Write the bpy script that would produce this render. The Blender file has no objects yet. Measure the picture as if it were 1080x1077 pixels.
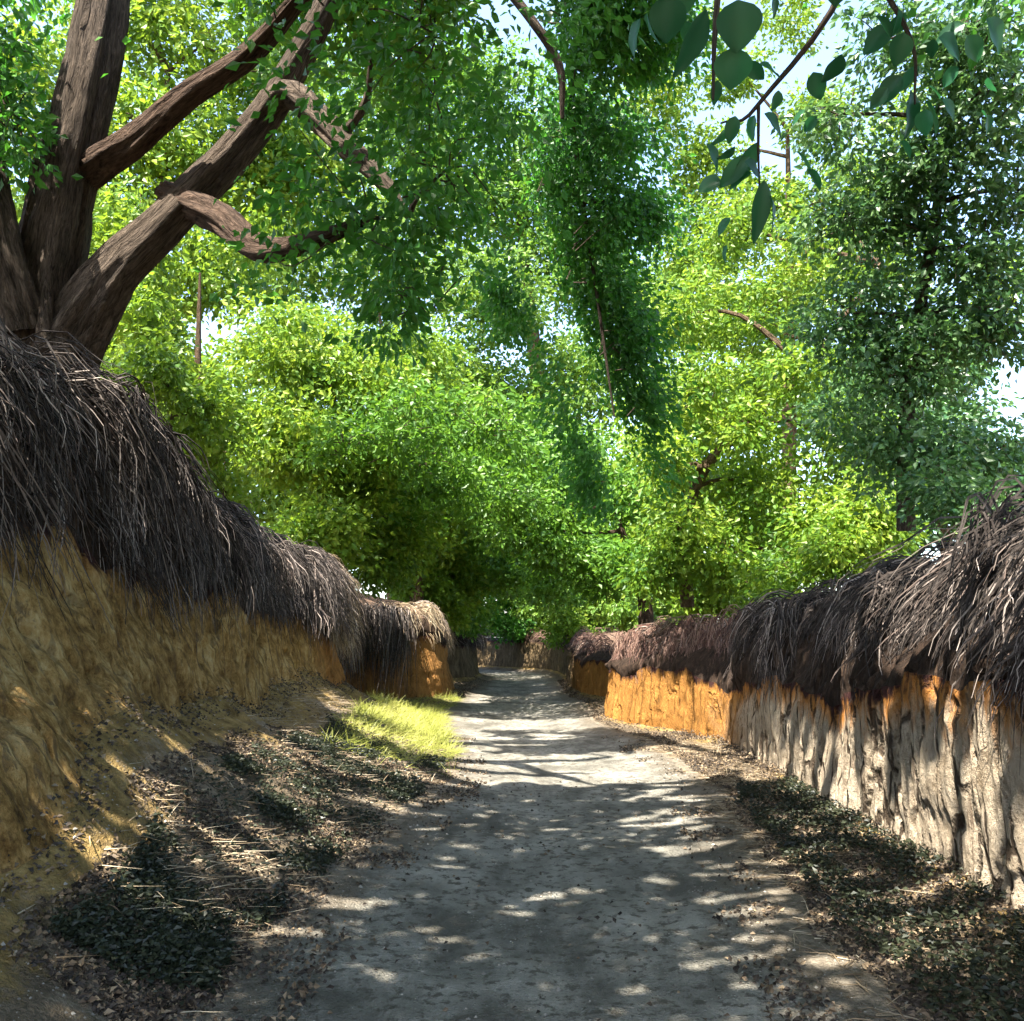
import bpy, math
import numpy as np
from mathutils import Vector

rng = np.random.default_rng(7)
scene = bpy.context.scene
COL = scene.collection

# ------------------------------------------------------------------ camera
PITCH = math.radians(8.0)
CAM_Z = 1.6
FPX = 935.0
cam_data = bpy.data.cameras.new("camera")
cam_data.sensor_fit = 'HORIZONTAL'
cam_data.sensor_width = 36.0
cam_data.lens = FPX / 1080.0 * 36.0
cam_data.clip_start = 0.05
cam_data.clip_end = 2000.0
cam = bpy.data.objects.new("camera", cam_data)
cam.location = (0, 0, CAM_Z)
cam.rotation_euler = (math.radians(90) + PITCH, 0, 0)
COL.objects.link(cam)
scene.camera = cam

# ------------------------------------------------------------------ light
SUN = np.array([-0.28, -0.40, 0.87]); SUN /= np.linalg.norm(SUN)
world = bpy.data.worlds.new("World")
scene.world = world
world.use_nodes = True
wn = world.node_tree.nodes; wn.clear()
sky = wn.new("ShaderNodeTexSky"); sky.sky_type = 'NISHITA'; sky.sun_disc = False
sky.sun_elevation = math.asin(SUN[2]); sky.sun_rotation = math.atan2(SUN[0], SUN[1])
sky.dust_density = 2.0; sky.air_density = 1.0
bg = wn.new("ShaderNodeBackground"); bg.inputs["Strength"].default_value = 0.15
wo = wn.new("ShaderNodeOutputWorld")
world.node_tree.links.new(sky.outputs[0], bg.inputs[0])
world.node_tree.links.new(bg.outputs[0], wo.inputs[0])
sd = bpy.data.lights.new("sun", 'SUN'); sd.energy = 5.0; sd.angle = math.radians(0.5); sd.color = (1.0, 0.95, 0.86)
so = bpy.data.objects.new("sun", sd)
so.rotation_mode = 'QUATERNION'
so.rotation_quaternion = Vector(SUN).to_track_quat('Z', 'Y')
so.location = (-10, -20, 45)
COL.objects.link(so)
scene.view_settings.view_transform = 'Standard'
scene.view_settings.look = 'None'
scene.view_settings.gamma = 1.0
scene.view_settings.exposure = 2.4
scene.cycles.max_bounces = 8
scene.cycles.diffuse_bounces = 4
scene.cycles.transmission_bounces = 4
scene.cycles.use_denoising = True

# ------------------------------------------------------------------ helpers
def W(px, py, t):
    """real place of what the photograph shows at (px, py), t metres in front of the camera"""
    u = (px - 540.0) / FPX; up = (538.5 - py) / FPX
    c, s = math.cos(PITCH), math.sin(PITCH)
    return np.array([u * t, (c - s * up) * t, CAM_Z + (s + c * up) * t])

def vnoise(p, seed=0):
    p = np.asarray(p, float)
    i = np.floor(p).astype(np.int64); f = p - i
    f = f * f * (3 - 2 * f)
    def h(a, b, c):
        n = (a * 374761393 + b * 668265263 + c * 2147483647 + seed * 1274126177) & 0xFFFFFFFF
        n = ((n ^ (n >> 13)) * 1274126177) & 0xFFFFFFFF
        n = ((n ^ (n >> 16)) * 2246822519) & 0xFFFFFFFF
        return ((n ^ (n >> 15)) & 0xFFFFFF) / float(0xFFFFFF)
    x, y, z = i[..., 0], i[..., 1], i[..., 2]
    fx, fy, fz = f[..., 0], f[..., 1], f[..., 2]
    def lx(b, c): return h(x, b, c) * (1 - fx) + h(x + 1, b, c) * fx
    def ly(c): return lx(y, c) * (1 - fy) + lx(y + 1, c) * fy
    return ly(z) * (1 - fz) + ly(z + 1) * fz

def fbm(p, seed=0, octaves=4):
    p = np.asarray(p, float); s = 0; a = 0.5
    for k in range(octaves):
        s = s + a * (vnoise(p, seed + k * 17) - 0.5) * 2
        p = p * 2.03; a *= 0.5
    return s

def make_mesh(name, V, F, mat, parent=None, smooth=False, uv=None, matidx=None, mats=None, loc=None):
    """V (n,3); F list of arrays of equal-length faces"""
    V = np.asarray(V, np.float32)
    if loc is not None: V = V - np.asarray(loc, np.float32)
    if isinstance(F, np.ndarray): F = [F]
    F = [np.asarray(f, np.int32) for f in F if len(f)]
    loops = np.concatenate([f.ravel() for f in F])
    tot = np.concatenate([np.full(len(f), f.shape[1], np.int32) for f in F])
    start = np.concatenate([[0], np.cumsum(tot)[:-1]]).astype(np.int32)
    me = bpy.data.meshes.new(name)
    me.vertices.add(len(V)); me.vertices.foreach_set("co", V.ravel())
    me.loops.add(len(loops)); me.loops.foreach_set("vertex_index", loops)
    me.polygons.add(len(tot)); me.polygons.foreach_set("loop_start", start)
    me.polygons.foreach_set("loop_total", tot)
    for m in (mats or [mat]): me.materials.append(m)
    if matidx is not None: me.polygons.foreach_set("material_index", np.asarray(matidx, np.int32))
    me.polygons.foreach_set("use_smooth", np.full(len(tot), smooth, bool))
    if uv is not None:
        l = me.uv_layers.new(name="UVMap")
        l.data.foreach_set("uv", np.asarray(uv, np.float32)[loops].ravel())
    me.update(calc_edges=True)
    me.validate()
    o = bpy.data.objects.new(name, me)
    COL.objects.link(o)
    if parent is not None: o.parent = parent
    elif loc is not None: o.location = loc
    return o

def tag(o, label=None, cat=None, group=None, kind=None):
    if label: o["label"] = label
    if cat: o["category"] = cat
    if group: o["group"] = group
    if kind: o["kind"] = kind
    return o

def thing(name, label, cat, loc, group=None):
    o = bpy.data.objects.new(name, None)
    o.empty_display_size = 0.2
    o.location = loc
    COL.objects.link(o)
    return tag(o, label, cat, group)

# ------------------------------------------------------------------ materials
class NT:
    def __init__(s, name):
        s.m = bpy.data.materials.new(name); s.m.use_nodes = True
        s.t = s.m.node_tree; s.t.nodes.clear()
        s.out = s.n("ShaderNodeOutputMaterial")
    def n(s, kind, **kw):
        x = s.t.nodes.new(kind)
        for k, v in kw.items(): setattr(x, k, v)
        return x
    def l(s, a, b): s.t.links.new(a, b)
    def pos(s): return s.n("ShaderNodeNewGeometry").outputs["Position"]
    def mapping(s, src, scale):
        m = s.n("ShaderNodeMapping"); m.inputs["Scale"].default_value = scale
        s.l(src, m.inputs["Vector"]); return m.outputs[0]
    def noise(s, vec, scale, detail=4, rough=0.6, dist=0.0):
        x = s.n("ShaderNodeTexNoise"); x.inputs["Scale"].default_value = scale
        x.inputs["Detail"].default_value = detail; x.inputs["Roughness"].default_value = rough
        x.inputs["Distortion"].default_value = dist
        s.l(vec, x.inputs["Vector"]); return x.outputs["Fac"]
    def ramp(s, fac, stops):
        r = s.n("ShaderNodeValToRGB"); e = r.color_ramp.elements
        while len(e) < len(stops): e.new(0.5)
        for k, (p, c) in enumerate(stops):
            e[k].position = p; e[k].color = (*c, 1)
        s.l(fac, r.inputs[0]); return r.outputs[0]
    def mix(s, fac, a, b, mode='MIX'):
        x = s.n("ShaderNodeMix", data_type='RGBA', blend_type=mode)
        for v, i in ((fac, 0), (a, 6), (b, 7)):
            if hasattr(v, "is_linked") or hasattr(v, "links"): s.l(v, x.inputs[i])
            else: x.inputs[i].default_value = v if i == 0 else (*v, 1)
        return x.outputs[2]
    def math(s, op, a, b=0.0, clamp=False):
        x = s.n("ShaderNodeMath", operation=op, use_clamp=clamp)
        for v, i in ((a, 0), (b, 1)):
            if hasattr(v, "links"): s.l(v, x.inputs[i])
            else: x.inputs[i].default_value = v
        return x.outputs[0]
    def smooth(s, v, a, b):
        x = s.n("ShaderNodeMapRange", interpolation_type='SMOOTHSTEP')
        s.l(v, x.inputs[0]); x.inputs[1].default_value = a; x.inputs[2].default_value = b
        return x.outputs[0]
    def bump(s, h, strength=0.5, dist=0.02):
        b = s.n("ShaderNodeBump"); b.inputs["Strength"].default_value = strength
        b.inputs["Distance"].default_value = dist
        s.l(h, b.inputs["Height"]); return b.outputs[0]
    def principled(s, col, rough=0.9, normal=None, spec=0.2):
        p = s.n("ShaderNodeBsdfPrincipled")
        if hasattr(col, "links"): s.l(col, p.inputs["Base Color"])
        else: p.inputs["Base Color"].default_value = (*col, 1)
        p.inputs["Roughness"].default_value = rough
        p.inputs["Specular IOR Level"].default_value = spec
        if normal is not None: s.l(normal, p.inputs["Normal"])
        return p
    def done(s, sh): s.l(sh, s.out.inputs[0]); return s.m

def leaf_mat(name, dark, mid, light, trans, tfac=0.4, spec=0.35, rough=0.45):
    n = NT(name)
    g = n.n("ShaderNodeNewGeometry")
    nz = n.noise(g.outputs["Position"], 0.9, 3)
    f = n.math('ADD', n.math('MULTIPLY', g.outputs["Random Per Island"], 0.45), n.math('MULTIPLY', n.math('ADD', n.math('MULTIPLY', n.math('SUBTRACT', nz, .5), 1.8), .5), 0.6))
    c = n.ramp(f, [(0.15, dark), (0.5, mid), (0.9, light)])
    p = n.principled(c, rough, None, spec)
    t = n.n("ShaderNodeBsdfTranslucent")
    n.l(n.mix(0.5, c, trans), t.inputs[0])
    m = n.n("ShaderNodeMixShader"); m.inputs[0].default_value = tfac
    n.l(p.outputs[0], m.inputs[1]); n.l(t.outputs[0], m.inputs[2])
    return n.done(m.outputs[0])

M_yellow = leaf_mat("yellow_green_leaf", (.03, .10, .012), (.12, .235, .02), (.29, .36, .04), (.36, .50, .03), .45)
M_mid = leaf_mat("mid_green_leaf", (.03, .09, .012), (.08, .19, .018), (.17, .30, .03), (.22, .42, .025), .42)
M_far = leaf_mat("far_green_leaf", (.035, .10, .018), (.10, .20, .025), (.22, .32, .05), (.28, .44, .03), .42)
M_dark = leaf_mat("dark_green_leaf", (.013, .058, .010), (.038, .135, .018), (.10, .25, .032), (.12, .42, .03), .42)
M_blue = leaf_mat("blue_green_leaf", (.014, .05, .018), (.045, .12, .035), (.16, .26, .09), (.2, .40, .06), .38, .5, .38)
M_teal = leaf_mat("teal_leaf", (.005, .028, .012), (.013, .06, .026), (.03, .13, .05), (.05, .28, .07), .35, .4, .4)

def bark(name, dark, light):
    n = NT(name)
    uv = n.n("ShaderNodeTexCoord").outputs["UV"]
    v1 = n.noise(n.mapping(uv, (20, 4.5, 1)), 1.0, 6, .7, 1.2)
    v2 = n.noise(n.mapping(uv, (40, 9, 1)), 1.0, 3)
    h = n.math('ADD', v1, n.math('MULTIPLY', v2, .35))
    c = n.ramp(h, [(0.45, dark), (0.68, tuple(.5 * (a + b) for a, b in zip(dark, light))), (0.9, light)])
    return n.done(n.principled(c, .95, n.bump(h, 1.0, .14), .1).outputs[0])
M_bark = bark("grey_bark", (.010, .0075, .006), (.23, .175, .13))
M_bark_red = bark("red_bark", (.014, .009, .007), (.18, .12, .085))
M_bark_far = bark("brown_bark", (.04, .025, .015), (.26, .18, .11))

def strand_mat(name, stops):
    n = NT(name)
    g = n.n("ShaderNodeNewGeometry")
    c = n.ramp(g.outputs["Random Per Island"], stops)
    c = n.mix(.35, c, n.ramp(n.noise(g.outputs["Position"], 9, 3), [(.35, (.008, .006, .005)), (.8, (.22, .18, .15))]))
    return n.done(n.principled(c, .8, None, .25).outputs[0])
M_root = strand_mat("dark_root", [(0, (.006, .0045, .004)), (.62, (.016, .011, .009)), (.86, (.06, .044, .036)), (1, (.40, .33, .28))])
M_root_pale = strand_mat("pale_root", [(0, (.06, .04, .035)), (.5, (.22, .16, .13)), (1, (.55, .46, .40))])
M_root_red = strand_mat("reddish_root", [(0, (.03, .012, .012)), (.5, (.16, .07, .05)), (1, (.42, .27, .2))])
M_straw = strand_mat("straw", [(0, (.10, .065, .03)), (.5, (.32, .23, .13)), (1, (.62, .52, .36))])
M_litter = strand_mat("dry_leaf", [(0, (.014, .011, .008)), (.5, (.06, .043, .026)), (.8, (.22, .15, .085)), (1, (.46, .34, .2))])
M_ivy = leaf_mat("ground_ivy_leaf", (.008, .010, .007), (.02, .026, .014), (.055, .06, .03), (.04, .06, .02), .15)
M_grass = leaf_mat("sunny_grass", (.16, .20, .03), (.34, .36, .07), (.55, .52, .16), (.5, .55, .1), .35)

def soil_path():
    n = NT("sandy_path"); P = n.pos()
    a = n.noise(P, 1.1, 5); b = n.noise(P, 13, 5, .7); d = n.noise(n.mapping(P, (1, .35, 1)), 4, 4)
    c = n.ramp(n.math('ADD', n.math('MULTIPLY', a, .6), n.math('MULTIPLY', d, .4)), [(.4, (.15, .14, .115)), (.52, (.31, .29, .24)), (.64, (.47, .435, .37))])
    c = n.mix(n.smooth(b, .5, .62), c, (.14, .125, .10))
    v = n.n("ShaderNodeTexVoronoi"); v.inputs["Scale"].default_value = 34; n.l(P, v.inputs["Vector"])
    pe = n.math('SUBTRACT', 1.0, n.smooth(v.outputs["Distance"], .1, .3))
    c = n.mix(n.math('MULTIPLY', pe, n.smooth(n.noise(P, 3), .5, .7)), c, (.5, .47, .41))
    uv = n.n("ShaderNodeSeparateXYZ"); n.l(n.n("ShaderNodeTexCoord").outputs["UV"], uv.inputs[0])
    ed = n.math('ABSOLUTE', n.math('SUBTRACT', uv.outputs[1], .5))
    ed = n.math('ADD', ed, n.math('MULTIPLY', n.math('SUBTRACT', n.noise(P, 3.5, 5, .7), .5), .42))
    c = n.mix(n.smooth(ed, .34, .52), c, n.ramp(b, [(.3, (.085, .07, .05)), (.6, (.22, .185, .14))]))
    h = n.math('ADD', n.math('ADD', b, n.math('MULTIPLY', pe, .3)), n.noise(P, 60, 3))
    return n.done(n.principled(c, .95, n.bump(h, 1., .06), .1).outputs[0])
M_path = soil_path()

def soil_slope():
    n = NT("loose_soil"); P = n.pos()
    uv = n.n("ShaderNodeSeparateXYZ"); n.l(n.n("ShaderNodeTexCoord").outputs["UV"], uv.inputs[0])
    a = n.noise(P, 1.6, 5); b = n.noise(P, 18, 5, .7)
    c = n.ramp(n.math('ADD', n.math('MULTIPLY', a, .6), n.math('MULTIPLY', b, .4)), [(.35, (.05, .04, .028)), (.52, (.13, .10, .066)), (.68, (.27, .215, .15))])
    v = n.math('ADD', uv.outputs[1], n.math('MULTIPLY', n.math('SUBTRACT', n.math('ADD', n.math('MULTIPLY', a, .6), n.math('MULTIPLY', b, .4)), .5), 1.3))
    c = n.mix(n.smooth(v, .68, 1.0), c, n.ramp(b, [(.3, (.085, .07, .05)), (.6, (.22, .185, .14))]))
    c = n.mix(n.smooth(v, .38, .12), c, n.ramp(n.noise(n.mapping(P, (5, 5, 1)), 1.5, 5), [(.35, (.13, .085, .03)), (.6, (.28, .19, .07)), (.75, (.38, .28, .12))]))
    return n.done(n.principled(c, .95, n.bump(n.math('ADD', b, n.noise(P, 55, 3)), .9, .04), .1).outputs[0])
M_slope = soil_slope()

def soil_top():
    n = NT("bank_top_soil"); P = n.pos()
    a = n.noise(P, 1.2, 5); b = n.noise(P, 16, 5, .7)
    c = n.ramp(n.math('ADD', n.math('MULTIPLY', a, .55), n.math('MULTIPLY', b, .45)), [(.35, (.05, .032, .022)), (.52, (.13, .085, .06)), (.7, (.26, .19, .14))])
    return n.done(n.principled(c, .95, n.bump(b, .9, .04), .1).outputs[0])
M_top = soil_top()

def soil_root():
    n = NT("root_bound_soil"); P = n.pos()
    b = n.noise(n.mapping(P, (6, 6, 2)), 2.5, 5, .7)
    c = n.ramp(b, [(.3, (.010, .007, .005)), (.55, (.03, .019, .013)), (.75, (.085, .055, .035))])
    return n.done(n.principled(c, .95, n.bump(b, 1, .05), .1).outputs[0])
M_rootsoil = soil_root()

def clay(name, stops, top_col, top0, top1, far_col, far0, far1, crack):
    n = NT(name); P = n.pos()
    uv = n.n("ShaderNodeSeparateXYZ"); n.l(n.n("ShaderNodeTexCoord").outputs["UV"], uv.inputs[0])
    sep = n.n("ShaderNodeSeparateXYZ"); n.l(P, sep.inputs[0])
    vert = n.noise(n.mapping(P, (5, 5, 1.6)), 1.3, 6, .68, .25)
    blot = n.noise(P, 2.1, 6, .7); fine = n.noise(n.mapping(P, (1, 1, .55)), 26, 5, .75); grit = n.noise(n.mapping(P, (1, 1, .7)), 11, 6, .78, .1)
    c = n.ramp(n.math('ADD', n.math('MULTIPLY', vert, .22), n.math('ADD', n.math('MULTIPLY', blot, .38), n.math('MULTIPLY', grit, .4))), stops)
    vv = n.math('ADD', uv.outputs[1], n.math('MULTIPLY', n.math('SUBTRACT', vert, .5), .9))
    c = n.mix(n.smooth(vv, top0, top1), c, top_col)
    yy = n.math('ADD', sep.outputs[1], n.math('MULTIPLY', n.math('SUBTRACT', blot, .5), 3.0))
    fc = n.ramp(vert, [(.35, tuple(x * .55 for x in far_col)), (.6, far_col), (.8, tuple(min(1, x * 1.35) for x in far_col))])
    drip = n.noise(n.mapping(P, (9, 9, .55)), 1.4, 4, .6, .5)
    c = n.mix(n.math('MULTIPLY', n.smooth(drip, .56, .62), n.math('MULTIPLY', n.smooth(grit, .35, .6), .75)), c, (.11, .07, .042))
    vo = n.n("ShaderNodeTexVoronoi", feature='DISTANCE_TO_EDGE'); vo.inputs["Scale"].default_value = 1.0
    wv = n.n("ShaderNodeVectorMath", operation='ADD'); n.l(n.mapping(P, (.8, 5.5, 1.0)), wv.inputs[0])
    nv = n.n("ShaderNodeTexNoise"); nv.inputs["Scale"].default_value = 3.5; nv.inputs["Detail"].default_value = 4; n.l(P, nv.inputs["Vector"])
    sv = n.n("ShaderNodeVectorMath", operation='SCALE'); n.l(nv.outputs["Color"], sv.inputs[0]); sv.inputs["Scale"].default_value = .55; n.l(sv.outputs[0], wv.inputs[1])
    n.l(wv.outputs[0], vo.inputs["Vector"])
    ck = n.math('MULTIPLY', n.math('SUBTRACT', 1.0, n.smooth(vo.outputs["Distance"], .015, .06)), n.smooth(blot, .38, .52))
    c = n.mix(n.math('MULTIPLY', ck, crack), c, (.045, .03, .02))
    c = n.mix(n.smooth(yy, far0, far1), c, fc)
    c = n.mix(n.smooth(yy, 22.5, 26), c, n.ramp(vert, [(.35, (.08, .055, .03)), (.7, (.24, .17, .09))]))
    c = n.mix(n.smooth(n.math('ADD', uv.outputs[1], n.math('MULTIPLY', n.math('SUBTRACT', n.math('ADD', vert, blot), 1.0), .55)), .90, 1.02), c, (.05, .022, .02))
    c = n.mix(n.math('MULTIPLY', n.smooth(fine, .52, .72), .65), c, (.07, .045, .025))
    h = n.math('ADD', n.math('ADD', n.math('MULTIPLY', vert, .7), grit), n.math('MULTIPLY', fine, .7))
    h = n.math('SUBTRACT', h, n.math('MULTIPLY', ck, crack))
    return n.done(n.principled(c, .95, n.bump(h, 1.0, .08), .08).outputs[0])
M_clay_l = clay("ochre_clay", [(.38, (.07, .038, .014)), (.45, (.25, .14, .042)), (.52, (.45, .275, .095)), (.62, (.62, .46, .22))], (.40, .17, .045), .75, 1.2, (.40, .195, .06), 12.8, 14.5, .4)
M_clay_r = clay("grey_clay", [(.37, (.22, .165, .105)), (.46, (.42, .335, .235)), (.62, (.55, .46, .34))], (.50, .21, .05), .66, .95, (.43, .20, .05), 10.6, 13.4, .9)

# ------------------------------------------------------------------ the sunken lane: one sheet of cross sections
def seg(a, b, s): return np.arange(a, b, s)
ys = np.concatenate([seg(-40, -8, 2.), seg(-8, 3, .15), seg(3, 3.6, .05), seg(3.6, 8.4, .0125), seg(8.4, 9.5, .025), seg(9.5, 18, .04), seg(18, 27, .06),
                     seg(27, 48, .2), seg(48, 90, 1.5), seg(90, 261, 15.)])
NY = len(ys)
def tab(pairs, k=0.35):
    p = np.array(pairs, float)
    f = lambda y: np.interp(y, p[:, 0], p[:, 1])
    return sum(f(ys + d * k) * w for d, w in ((-1, .25), (0, .5), (1, .25)))
far_bend = [(33, -.7), (37, -1.3), (42, -4.5), (50, -12), (70, -30), (270, -190)]
XL = tab([(-40, -1.2), (4, -1.25), (7, -.9), (9.5, -.6), (12, -.75), (14, -1.), (16, -1.2), (18, -1.35), (22, -1.25), (25, -.95), (28, -.75)] + far_bend, .8)
XR = tab([(-40, 1.3), (4, 1.35), (7, 1.7), (9.5, 2.), (12, 1.95), (14, 1.75), (16, 1.5), (18, 1.5), (22, 1.45), (25, 1.4), (28, 1.4), (33, 1.5), (37, 1.2), (42, -2), (50, -9.5), (70, -27), (270, -187)], .8)
LIPX = tab([(-40, -3.3), (5, -3.25), (9, -3.2), (12, -3.05), (15, -2.85), (15.6, -2.9), (16.4, -3.6), (20.3, -3.55), (20.8, -2.45), (21.4, -1.65), (24, -1.55), (25, -1.9), (25.6, -2.2), (27.5, -2.2), (28.3, -1.35), (33, -1.2), (37, -2.0), (42, -5.5), (50, -14), (70, -32), (270, -192)], .2)
LB = tab([(-40, -2.2), (3.6, -2.05), (4.5, -2.3), (5.6, -2.6), (7, -2.8), (9, -2.85), (12, -2.85), (15, -2.8), (15.6, -2.9), (16.4, -3.6), (20.3, -3.55), (20.8, -2.45), (21.4, -1.65), (24, -1.55), (25, -1.9), (25.6, -2.2), (27.5, -2.2), (28.3, -1.35), (33, -1.2), (37, -2.0), (42, -5.5), (50, -14), (70, -32), (270, -192)], .2)
RB = tab([(-40, 2.5), (4.7, 2.55), (7, 2.7), (10, 2.85), (12.9, 2.95), (14.4, 2.5), (16.2, 1.78), (17, 1.72), (17.8, 2.25), (21, 2.3), (22.2, 1.75), (24, 1.65), (28, 1.75), (33, 1.9), (37, 1.6), (42, -1.4), (50, -8.8), (70, -26), (270, -186)], .2)
LZB = tab([(-40, .4), (3.6, .42), (4.6, .65), (6, .92), (8, .98), (11, .9), (15, .8), (18, .45), (21, .15), (26, .25), (270, .3)])
LZT = tab([(-40, 2.45), (5.6, 2.36), (8.5, 2.2), (12, 1.92), (14.5, 1.75), (18, 1.6), (21, 1.45), (25, 1.3), (270, 1.3)])
LZP = tab([(-40, 2.95), (5.2, 3.1), (6.6, 3.38), (8.3, 3.4), (8.9, 3.0), (10.5, 2.85), (12, 2.75), (14.5, 2.5), (18, 2.3), (21, 1.95), (25, 1.8), (270, 1.8)])
RZB = tab([(-40, .2), (6, .2), (12, .12), (16, .12), (24, .2), (270, .2)])
RZT = tab([(-40, 1.35), (4.5, 1.42), (6.5, 1.28), (9, 1.06), (12.5, .88), (14.5, .95), (16.3, 1.02), (25, 1.0), (38, 1.3), (270, 1.3)])
RZP = tab([(-40, 1.95), (4, 1.85), (6.7, 1.84), (10, 1.78), (12.6, 1.68), (14.5, 1.4), (16.3, 1.22), (25, 1.2), (38, 1.5), (270, 1.5)])

def col(v): return v[:, None]
def wall_disp(y, z, seed, flute, crack_pos, crack_w, crack_d, crack_zlo):
    """how far the eroded face stands out towards the path"""
    p = np.stack([y * flute, z * 1.0, np.full_like(y, seed * 3.3)], -1)
    warp = fbm(np.stack([y * 1.3, z * 1.3, y * 0], -1), seed + 5, 3)
    r = 1 - np.abs(fbm(p + .5 * warp[..., None], seed, 4)) * 2
    rt = 1. if seed == 21 else .42
    d = .05 * (r - .6) + rt * .19 * fbm(np.stack([y * .9, z * 1.1, z * 0], -1), seed + 9, 3)
    d += rt * .07 * fbm(np.stack([y * 4.4, z * 3.6, z * 0 + 4], -1), seed + 3, 4)
    pock = vnoise(np.stack([y * 9, z * 6, z * 0 + 9], -1), seed + 13)
    d -= rt * .05 * np.clip((pock - .68) * 5, 0, 1)
    for c, w, dep, lo in zip(crack_pos, crack_w, crack_d, crack_zlo):
        m = .16 * fbm(np.stack([z * 1.9, z * 0 + c * 7.1, z * 0], -1), seed + 31, 4)
        k = np.exp(-((y - c - m) / w) ** 2)
        br = np.clip(.35 + 1.5 * fbm(np.stack([z * 2.2, z * 0 + c * 3.3, z * 0], -1), seed + 37, 2), 0, 1)
        d -= dep * k * br * np.clip((z - lo) * 4, 0, 1)
    return d

def section(n0): return np.linspace(0, 1, n0)[None, :]
near = np.clip((ys + 12) / 8, 0, 1)[:, None] * np.clip((60 - ys) / 12, 0, 1)[:, None]
Y = col(ys)
far_x = np.concatenate([[0, .12, .25, .4, .6, .8, 1.05, 1.3, 1.6, 2, 2.5, 3, 3.6, 4.3, 5.2, 6.3, 8, 10, 13, 17, 22, 30, 42, 60, 85, 120, 170]])
# left
lipL = LIPX - .26; topL = LIPX - .12
def plateau(lip, zp, sgn, rise, seed):
    d = far_x[None, :]
    x = col(lip) + sgn * d
    y = np.broadcast_to(Y, x.shape)
    z = col(zp) + rise * (1 - np.exp(-d / 1.3)) + np.minimum(d, 4) / 4 * .35 * fbm(np.stack([x * .5, y * .5, x * 0], -1), seed, 4) + np.clip(d - 8, 0, 60) * .012
    z = z + np.clip(d, 0, .2) * .5 * fbm(np.stack([x * 4, y * 4, x * 0], -1), seed + 3, 3)
    return np.stack([x, y, z], -1)
def along(k, seed): return fbm(np.stack([ys * k, ys * 0 + seed, ys * 0], -1), seed, 3)
nearw = np.clip((40 - ys) / 15, 0, 1)
lipL = lipL + nearw * .34 * along(.75, 61); LZP = LZP + nearw * .22 * along(.9, 62); LZT = LZT + nearw * .36 * along(1.1, 63)
lipR = RB + .42 + nearw * .30 * along(.8, 64); RZP = RZP + nearw * .14 * along(.9, 65); RZT = RZT + nearw * .26 * along(1.2, 66)
LZB = LZB + nearw * .3 * along(.9, 67) * np.clip(LZB * 2, 0, 1); LB = LB + nearw * .12 * along(.9, 68)
XL = XL + nearw * .17 * along(1.7, 71); XR = XR + nearw * .15 * along(1.7, 72)
A = plateau(lipL, LZP, -1, .75, 11)[:, ::-1]
G = plateau(lipR, RZP, 1, .45, 12)

def face(x0, z0, x1, z1, n, bulge):
    s = section(n)
    x = col(x0) * (1 - s) + col(x1) * s + bulge * np.sin(s * math.pi)
    z = col(z0) * (1 - s) + col(z1) * s
    return np.stack([x, np.broadcast_to(Y, x.shape), z], -1)
crng = np.random.default_rng(5)
def cracks(y0, y1, step):
    c = np.arange(y0, y1, step); c = c + crng.normal(0, step * .33, len(c))
    n = len(c)
    return c, crng.uniform(.009, .022, n), crng.uniform(.12, .34, n), crng.uniform(-.2, .9, n)
B1 = face(lipL, LZP, topL, LZT, 26, .12)
B2 = face(topL, LZT, LB, LZB, 70, .0)
F2 = face(RB, RZB, RB + .05, RZT, 80, .0)
F1 = face(RB + .05, RZT, lipR, RZP, 22, -.1)
cl = cracks(3.6, 14, .55); cr = cracks(3.6, 12.5, .19)
for S, sg, sd, ck, fl in ((B1, 1, 21, cl, 2.2), (B2, 1, 21, cl, 2.2), (F2, -1, 22, cr, 6.0), (F1, -1, 21, cr, 4.5)):
    dd = wall_disp(S[..., 1], S[..., 2], sd, fl, *ck) * near
    S[..., 0] += sg * dd
    S[..., 2] += .05 * fbm(S * np.array([2, 2, 2]), sd + 50, 3) * near
k_ = np.linspace(1, 0, 9)[None, :, None] ** 1.5
F1[:, :9] = F1[:, :9] + k_ * (F2[:, -1:] - F1[:, :1])
# ease joins: foot and lip rows follow the neighbours
s = section(44)
xb = B2[:, -1, 0]; zb = B2[:, -1, 2]
cx = col(xb) * (1 - s) + col(XL) * s
cz = col(zb) * (1 - s) ** 1.45 + .07 * s
yy = np.broadcast_to(Y, cx.shape)
env = np.sin(s * math.pi) ** .5
cz = cz + env * (.10 * fbm(np.stack([cx * 1.1, yy * 1.1, cx * 0], -1), 41, 3) + .035 * fbm(np.stack([cx * 6, yy * 6, cx * 0], -1), 42, 3))
Csec = np.stack([cx, yy, cz], -1)
s = section(60)
px_ = col(XL) * (1 - s) + col(XR) * s
yy = np.broadcast_to(Y, px_.shape)
pz = .07 * (2 * s - 1) ** 2 + .03 * fbm(np.stack([px_ * .9, yy * .6, px_ * 0], -1), 43, 3) * (1 - (2 * s - 1) ** 4) + .022 * fbm(np.stack([px_ * 5, yy * 5, px_ * 0], -1), 44, 4) * (1 - (2 * s - 1) ** 4)
Dsec = np.stack([px_, yy, pz], -1)
s = section(26)
ex = col(XR) * (1 - s) + col(F2[:, 0, 0]) * s
yy = np.broadcast_to(Y, ex.shape)
ez = .07 * (1 - s) + col(F2[:, 0, 2]) * s ** 1.3
env = np.sin(s * math.pi) ** .5
ez = ez + env * (.06 * fbm(np.stack([ex * 1.5, yy * 1.5, ex * 0], -1), 45, 3) + .025 * fbm(np.stack([ex * 6, yy * 6, ex * 0], -1), 46, 3))
Esec = np.stack([ex, yy, ez], -1)

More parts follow.
